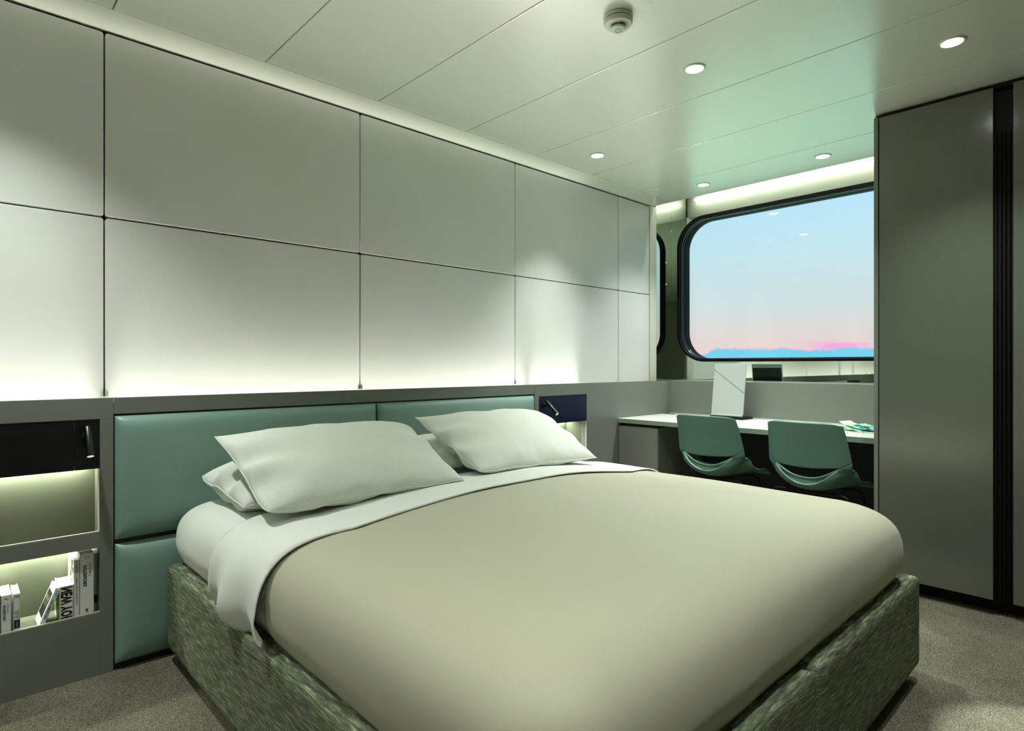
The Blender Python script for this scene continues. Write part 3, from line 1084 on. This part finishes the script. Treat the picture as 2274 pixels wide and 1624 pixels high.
# ================================================================== CHAIRS
def chair_mesh_seat(parent):
    prof = [(0.415, 0.432), (0.405, 0.446), (0.38, 0.452), (0.32, 0.450), (0.24, 0.442), (0.16, 0.436), (0.10, 0.437), (0.06, 0.446), (0.032, 0.462),
            (0.014, 0.485), (0.004, 0.515), (-0.003, 0.550), (-0.009, 0.580), (-0.016, 0.620), (-0.025, 0.670), (-0.036, 0.720), (-0.048, 0.770), (-0.056, 0.805)]
    P = [Vector((x, z)) for x, z in prof]
    S = [0.0]
    for i in range(1, len(P)):
        S.append(S[-1] + (P[i] - P[i - 1]).length)

    def at(s):
        s = max(0.0, min(S[-1], s))
        for i in range(1, len(S)):
            if s <= S[i]:
                f = (s - S[i - 1]) / (S[i] - S[i - 1])
                p0, p1, p2, p3 = P[max(i - 2, 0)], P[i - 1], P[i], P[min(i + 1, len(P) - 1)]
                return 0.5 * ((2 * p1) + (p2 - p0) * f + (2 * p0 - 5 * p1 + 4 * p2 - p3) * f * f + (3 * p1 - p0 - 3 * p2 + p3) * f ** 3)
        return P[-1]

    def s_at_z(z):      # on the rear half of the profile
        lo, hi = S[6], S[-1]
        for _ in range(40):
            mid = (lo + hi) / 2
            if at(mid).y < z:
                lo = mid
            else:
                hi = mid
        return lo

    def half(z, x):
        if z < 0.50:
            return 0.204 + 0.022 * max(0.0, min(1.0, (x - 0.06) / 0.2))
        if z < 0.60:
            return 0.204 + 0.004 * math.sin((z - 0.50) * 10 * PI / 2)
        return 0.208 - (z - 0.60) * 0.095

    def pos(s, u):
        q = at(s)
        x, z = q.x, q.y
        w = half(z, x)
        gx = math.exp(-((max(x, 0.03) - 0.03) / 0.16) ** 2)
        lift_ = 0.024 * (1 - gx) * abs(u) ** 2.3 * max(0.0, min(1.0, (0.42 - x) / 0.1))
        if z < 0.574:
            lift_ += (0.574 - z) * 0.86 * gx * abs(u) ** 2.3
        back = max(0.0, min(1.0, (z + lift_ - 0.455) / 0.09)) * max(0.0, min(1.0, (0.26 - x) / 0.22))
        bend = 0.065 * back * u * u * (1.0 - 0.35 * max(0.0, (z - 0.6) / 0.2)) + 0.03 * back * abs(u) ** 6
        front = -0.02 * u * u if x > 0.36 else 0
        # rounded upper corners
        zz = z
        if z > 0.74:
            zz = z - 0.016 * abs(u) ** 7 * (z - 0.74) / 0.065
        return Vector((x + bend + front, u * w, zz + lift_))

    nu = 40
    us = [-1 + 2 * i / nu for i in range(nu + 1)]

    def zlow(u):
        k = max(0.0, 1 - (abs(u) / 0.80) ** 2.2)
        return 0.574 - 0.098 * k ** 0.75 - 0.0015

    def zup(u):
        k = max(0.0, 1 - (abs(u) / 0.80) ** 2.2)
        rise = 0.028 * max(0.0, (abs(u) - 0.80) / 0.20)
        return 0.576 - 0.010 * k + rise

    def zl2(u):
        return zlow(u) + 0.028 * max(0.0, (abs(u) - 0.80) / 0.20)

    def sheet(name, sa, sb, nv, thick):
        verts, faces = [], []
        for i, u in enumerate(us):
            a, b_ = sa(u), sb(u)
            for j in range(nv + 1):
                verts.append(pos(a + (b_ - a) * j / nv, u))
        for i in range(nu):
            for j in range(nv):
                q = i * (nv + 1) + j
                faces.append((q, q + 1, q + nv + 2, q + nv + 1))
        o = mk(name, verts, faces, M['chair'], parent, None, True, 180, local=True)
        md = o.modifiers.new('thickness', 'SOLIDIFY')
        md.thickness = thick
        md.offset = 0
        bv = o.modifiers.new('soft_edge', 'BEVEL')
        bv.width = 0.002
        bv.segments = 2
        bv.limit_method = 'ANGLE'
        bv.angle_limit = math.radians(50)
        return o
    sheet('seat', lambda u: 0.0, lambda u: s_at_z(zl2(u)), 44, 0.010)
    sheet('backrest', lambda u: s_at_z(zup(u)), lambda u: S[-1], 26, 0.011)
    # inner rim behind the hand-hold
    rim = []
    for i in range(25):
        u = -0.80 + 1.6 * i / 24
        k = max(0.0, 1 - (abs(u) / 0.80) ** 2.2)
        q = pos(s_at_z(0.566 - 0.060 * k ** 0.8), u)
        rim.append(q + Vector((0.030 * k ** 0.5, 0, -0.004)))
    tube('inner_lip', rim, 0.0075, M['chair'], parent, seg=8, local=True)


def make_chair(label):
    root = empty('shell_chair', (0, 0, 0), label, 'chair', 'shell chairs at the desk')
    chair_mesh_seat(root)
    for sx, sy in ((0.30, 1), (0.30, -1), (0.09, 1), (0.09, -1)):
        fx = sx + (0.085 if sx > 0.2 else -0.075)
        pts = [(sx, sy * 0.10, 0.424), (sx, sy * 0.165, 0.424), (sx + (fx - sx) * 0.06, sy * 0.188, 0.414), (sx + (fx - sx) * 0.14, sy * 0.195, 0.385), (fx, sy * 0.225, 0.006)]
        tube('leg', pts, 0.0065, M['wire'], root, seg=8, local=True)
    tube('seat_support', [(0.09, -0.10, 0.424), (0.09, 0.10, 0.424)], 0.0065, M['wire'], root, seg=8, local=True)
    tube('seat_support', [(0.30, -0.10, 0.424), (0.30, 0.10, 0.424)], 0.0065, M['wire'], root, seg=8, local=True)
    return root


ch1 = make_chair('sage green shell chair nearest the headboard wall')
ch1.location = (3.270, 1.806, 0)


def dup(root, label, loc, rz):
    c_ = root.copy()
    COL.objects.link(c_)
    c_['label'] = label
    c_.location = loc
    c_.rotation_euler = (0, 0, rz)
    for k in list(root.children):
        d = k.copy()
        COL.objects.link(d)
        d.parent = c_
    return c_


ch2 = dup(ch1, 'sage green shell chair nearest the wardrobe', (3.270, 1.240, 0), 0.0)

# ================================================================== CEILING FITTINGS
def downlight(label, x, y, shown=True, watts=None, size=104, blend=1.0):
    root = empty('downlight', (x, y, H), label, 'light', 'round ceiling downlights')
    mw = basis((x, y, H), (1, 0, 0), (0, -1, 0), (0, 0, -1))
    tr_ = lathe('trim_ring', [(0.045, -0.001), (0.045, 0.003), (0.043, 0.0045), (0.037, 0.0045), (0.0355, 0.003), (0.0355, -0.001)], M['spotring'], root, mw, 40, cap=False)
    lathe('lens', [(0.0350, -0.0005), (0.0350, 0.0012)], M['spotglass'], tr_, mw, 40)
    ld = bpy.data.lights.new('downlight_lamp', 'SPOT')
    ld.energy = watts or SPOT_W
    ld.color = WARM
    ld.spot_size = math.radians(size)
    ld.spot_blend = blend
    ld.shadow_soft_size = 0.035
    o_ = bpy.data.objects.new('downlight_lamp', ld)
    COL.objects.link(o_)
    o_.location = (x, y, H - 0.012)
    attach(o_, root)
    return root


downlight('round downlight in the ceiling over the middle of the bed', 2.268, 1.295)
downlight('round downlight in the ceiling near the wardrobe doors', 2.799, 0.512)
downlight('round downlight in the ceiling near the panelled wall', 2.789, 2.223, size=84)
downlight('round downlight over the desk, nearest the wardrobe', 3.771, 1.317)
downlight('round downlight over the desk, nearest the panelled wall', 3.768, 2.085)
downlight('round downlight over the left bedside unit', 0.05, 2.15)
downlight('added narrow downlight past the foot of the bed, out of view', 2.24, 0.15, watts=190, size=15, blend=0.2)  # unseen narrow spot added for the light patch on the carpet
downlight('added round downlight over the cabin entrance, out of view', 0.6, 0.25)  # unseen lamp, added for more bounce onto the ceiling
downlight('added round downlight in the near corner of the cabin, out of view', -0.9, 0.9)  # put in behind the camera to lift the room light

sd = empty('smoke_detector', (1.735, 1.290, H), 'round white smoke detector on the ceiling', 'smoke detector')
mw = basis((1.735, 1.290, H), (1, 0, 0), (0, -1, 0), (0, 0, -1))
lathe('base', [(0.050, -0.001), (0.052, 0.002), (0.052, 0.011), (0.049, 0.0125)], M['white'], sd, mw, 48)
lathe('gap', [(0.0485, 0.012), (0.0485, 0.0145)], M['ventdark'], sd, mw, 48)
lathe('body', [(0.049, 0.0145), (0.0515, 0.016), (0.0505, 0.025), (0.047, 0.030), (0.036, 0.033), (0.031, 0.0335)], M['white'], sd, mw, 48)
vt = lathe('vent', [(0.027, 0.033), (0.025, 0.0415)], M['ventdark'], sd, mw, 48)
cp = lathe('cap', [(0.0285, 0.0415), (0.029, 0.043), (0.026, 0.0465), (0.018, 0.0485), (0.0005, 0.049)], M['white'], sd, mw, 48)
lathe('button_ring', [(0.0118, 0.0484), (0.0118, 0.0494), (0.0105, 0.0494), (0.0105, 0.0484)], M['ventdark'], cp, mw, 32, cap=False)
for k in range(6):
    a = math.radians(60 * k + 20)
    dx, dy = math.cos(a), math.sin(a)
    tube('vent_rib', [mw @ Vector((dx * 0.0275, dy * 0.0275, 0.033)), mw @ Vector((dx * 0.0270, dy * 0.0270, 0.042))], 0.0017, M['white'], vt, seg=6)


# ================================================================== BOOKS IN THE LOWER LEFT NICHE
def spine_text(book, body, x, z_top, length, height, material, bold=0.0, y=-0.0006):
    """mirrored lettering running down the spine, letter tops towards -x"""
    me_ = text_mesh(body, material, 1.0, bold)
    xs = [v.co.x for v in me_.vertices]
    ys = [v.co.y for v in me_.vertices]
    x0, x1, y0, y1 = min(xs), max(xs), min(ys), max(ys)
    for v in me_.vertices:
        lx = (v.co.x - x0) / (x1 - x0) * length
        ly = (v.co.y - y0) / (y1 - y0) * height
        v.co = Vector((x - ly, y, z_top - lx))
    off = Matrix.Translation((0, 0, LIFT))
    return fin('spine_lettering', me_, SPINE[book.name], world_of(book) @ off, False, fixn=False)


LIFT = 0.016
SPINE, BOARD = {}, {}


def stamp(book, name, x0, x1, y0, y1, z0, z1, material, on='spine'):
    bm_ = bmesh.new()
    bmesh.ops.create_cube(bm_, size=1.0)
    for v in bm_.verts:
        v.co = Vector((x0 + (v.co.x + .5) * (x1 - x0), y0 + (v.co.y + .5) * (y1 - y0), z0 + (v.co.z + .5) * (z1 - z0)))
    me_ = bpy.data.meshes.new(name)
    bm_.to_mesh(me_)
    bm_.free()
    me_.materials.append(material)
    return fin(name, me_, (SPINE if on == 'spine' else BOARD)[book.name], world_of(book) @ Matrix.Translation((0, 0, LIFT)), False, fixn=False)


def book(label, x, y, t_, d, h, covermat, rot=0.0, cat='book', z=0.2062, spine=True):
    root = empty('book', (x, y, z), label, cat, 'books in the lower left niche', rot=(0, rot, 0))
    c_ = 0.0018
    BOARD[root.name] = box('cover_board', 0, c_, 0, d, 0, h, covermat, root, bev=0.0004, local=True)
    box('cover_board', t_ - c_, t_, 0, d, 0, h, covermat, root, bev=0.0004, local=True)
    SPINE[root.name] = box('spine', 0.0003, t_ - 0.0003, 0, c_, 0, h, covermat, root, bev=0.0004, local=True)
    box('pages', c_, t_ - c_, c_, d - 0.003, 0.002, h - 0.0025, M['paper'], root, bev=0.0003, local=True)
    return root


YB = 2.573
b0 = book('brown book at the left end of the niche', 0.098, YB + 0.002, 0.0275, 0.13, 0.151, M['bookbrown'])
# short white "interiors" volume
b1 = book('short white book with slim black spine title, beside the brown book', 0.1272, YB, 0.0265, 0.13, 0.138, M['bookwhite'])
spine_text(b1, 'INTERIORS', 0.0125, 0.090, 0.050, 0.0072, M['bookblack'], 0.025)
spine_text(b1, 'now!', 0.0200, 0.0925, 0.029, 0.0065, M['bookgrey'])
for k in range(2):
    stamp(b1, 'print_line', 0.008, 0.019 - 0.003 * k, -0.0007, 0.0003, 0.109 + 0.0035 * k, 0.1097 + 0.0035 * k, M['bookgrey'])
# small volume with a dark picture at the foot
b2 = book('small white book with fine spine text and dark picture at its foot', 0.1590, YB, 0.0175, 0.12, 0.136, M['bookwhite'])
for k, (zz, ln) in enumerate(((0.114, .011), (0.1115, .012), (0.108, .011), (0.067, .004), (0.063, .010), (0.059, .012), (0.055, .012), (0.0505, .006), (0.046, .011), (0.042, .012), (0.0385, .005))):
    stamp(b2, 'print_line', 0.0150 - ln, 0.0150, -0.0007, 0.0003, zz, zz + 0.0007, M['bookgrey'])
stamp(b2, 'spine_picture', 0.0018, 0.0170, -0.0007, 0.0003, 0.006, 0.033, M['bookblack'])
stamp(b2, 'spine_picture', 0.0075, 0.0110, -0.0011, 0.0003, 0.010, 0.028, M['bookgrey'])
# leaning volume
b3 = book('black and white book leaning against the New York book', 0.2235, YB + 0.002, 0.0145, 0.10, 0.132, M['bookwhite'], rot=math.radians(21.5), z=0.2118)
stamp(b3, 'cover_picture', -0.0006, 0.0002, 0.012, 0.092, 0.012, 0.094, M['bookblack'], on='board')
for k in range(9):
    yy = 0.018 + 0.008 * k
    zz = 0.045 + 0.020 * abs(math.sin(k * 2.1))
    stamp(b3, 'cover_print', -0.0009, -0.0004, yy, yy + 0.0035, zz, zz + 0.014, M['bookgold' if k % 2 else 'bookgrey'], on='board')
spine_text(b3, 'THE AMERICAN', 0.0100, 0.078, 0.066, 0.0060, M['bookblack'], 0.02)
for k in range(3):
    stamp(b3, 'print_line', 0.0070, 0.0095, -0.0007, 0.0003, 0.090 + 0.007 * k, 0.095 + 0.007 * k, M['bookgrey'])
# New York
b4 = book('thick white book with huge black spine lettering', 0.2815, YB, 0.0395, 0.125, 0.129, M['bookwhite'])
stamp(b4, 'cover_photo', -0.0006, 0.0002, 0.004, 0.121, 0.004, 0.109, M['bookgreen'], on='board')
spine_text(b4, 'NEW YOR', 0.0365, 0.1085, 0.119, 0.0335, M['bookblack'], 0.035)
# tall one with a chequered cover
b5 = book('tall book with chequered cover behind the New York book', 0.3220, YB, 0.0155, 0.14, 0.212, M['bookwhite'])
for r2 in range(8):
    for c2 in range(5):
        k = (r2 * 5 + c2 * 3) % 7
        if k in (0, 6):
            continue
        stamp(b5, 'cover_square', -0.0006, 0.0002, 0.008 + c2 * 0.026, 0.029 + c2 * 0.026, 0.012 + r2 * 0.0225, 0.031 + r2 * 0.0225,
            M['bookgold'] if k in (1, 4) else (M['bookgrey'] if k in (2, 5) else M['bookblack']), on='board')
zz = 0.190
for w, gold in (('IL Z', 0), ('MIA', 0), ('NEW', 0), ('YEA', 1), ('AM', 0), ('ME', 0), ('LZ', 0), ('NON', 0), ('MEN', 1), ('DO', 0), ('RON', 0), ('LA', 0), ('DE', 0)):
    ln = 0.0034 * len(w)
    spine_text(b5, w, 0.0105, zz, ln, 0.0055, M['bookgold' if gold else 'bookblack'], 0.01)
    zz -= ln + 0.0028
# tall interiors volume
b6 = book('tall white book with slim black spine title, right of the chequered book', 0.3385, YB, 0.0415, 0.14, 0.2295, M['bookwhite'])
spine_text(b6, 'INTERIORS', 0.0210, 0.172, 0.075, 0.0115, M['bookblack'], 0.025)
spine_text(b6, 'now!', 0.0340, 0.176, 0.044, 0.0110, M['bookgrey'])
for k in range(2):
    stamp(b6, 'print_line', 0.012, 0.031 - 0.004 * k, -0.0007, 0.0003, 0.196 + 0.005 * k, 0.1972 + 0.005 * k, M['bookgrey'])
tube('spine_mark', [(0.0205 + 0.0030 * math.cos(a * PI / 9), -0.0006, 0.014 + 0.0036 * math.sin(a * PI / 9)) for a in range(18)], 0.0011, M['bookblack'], SPINE[b6.name], mw=world_of(b6) @ Matrix.Translation((0, 0, LIFT)), seg=5, closed=True)
# last thin one, half hidden by the stile
b7 = book('thin white book in the shadow at the right end of the niche', 0.3835, YB + 0.036, 0.0125, 0.11, 0.214, M['bookwhite'])
stamp(b7, 'spine_picture', 0.001, 0.0115, -0.0007, 0.0003, 0.020, 0.050, M['bookblack'])
for zz in (0.062, 0.071, 0.083, 0.094):
    stamp(b7, 'print_line', 0.003, 0.0105, -0.0007, 0.0003, zz, zz + 0.001, M['bookgrey'])
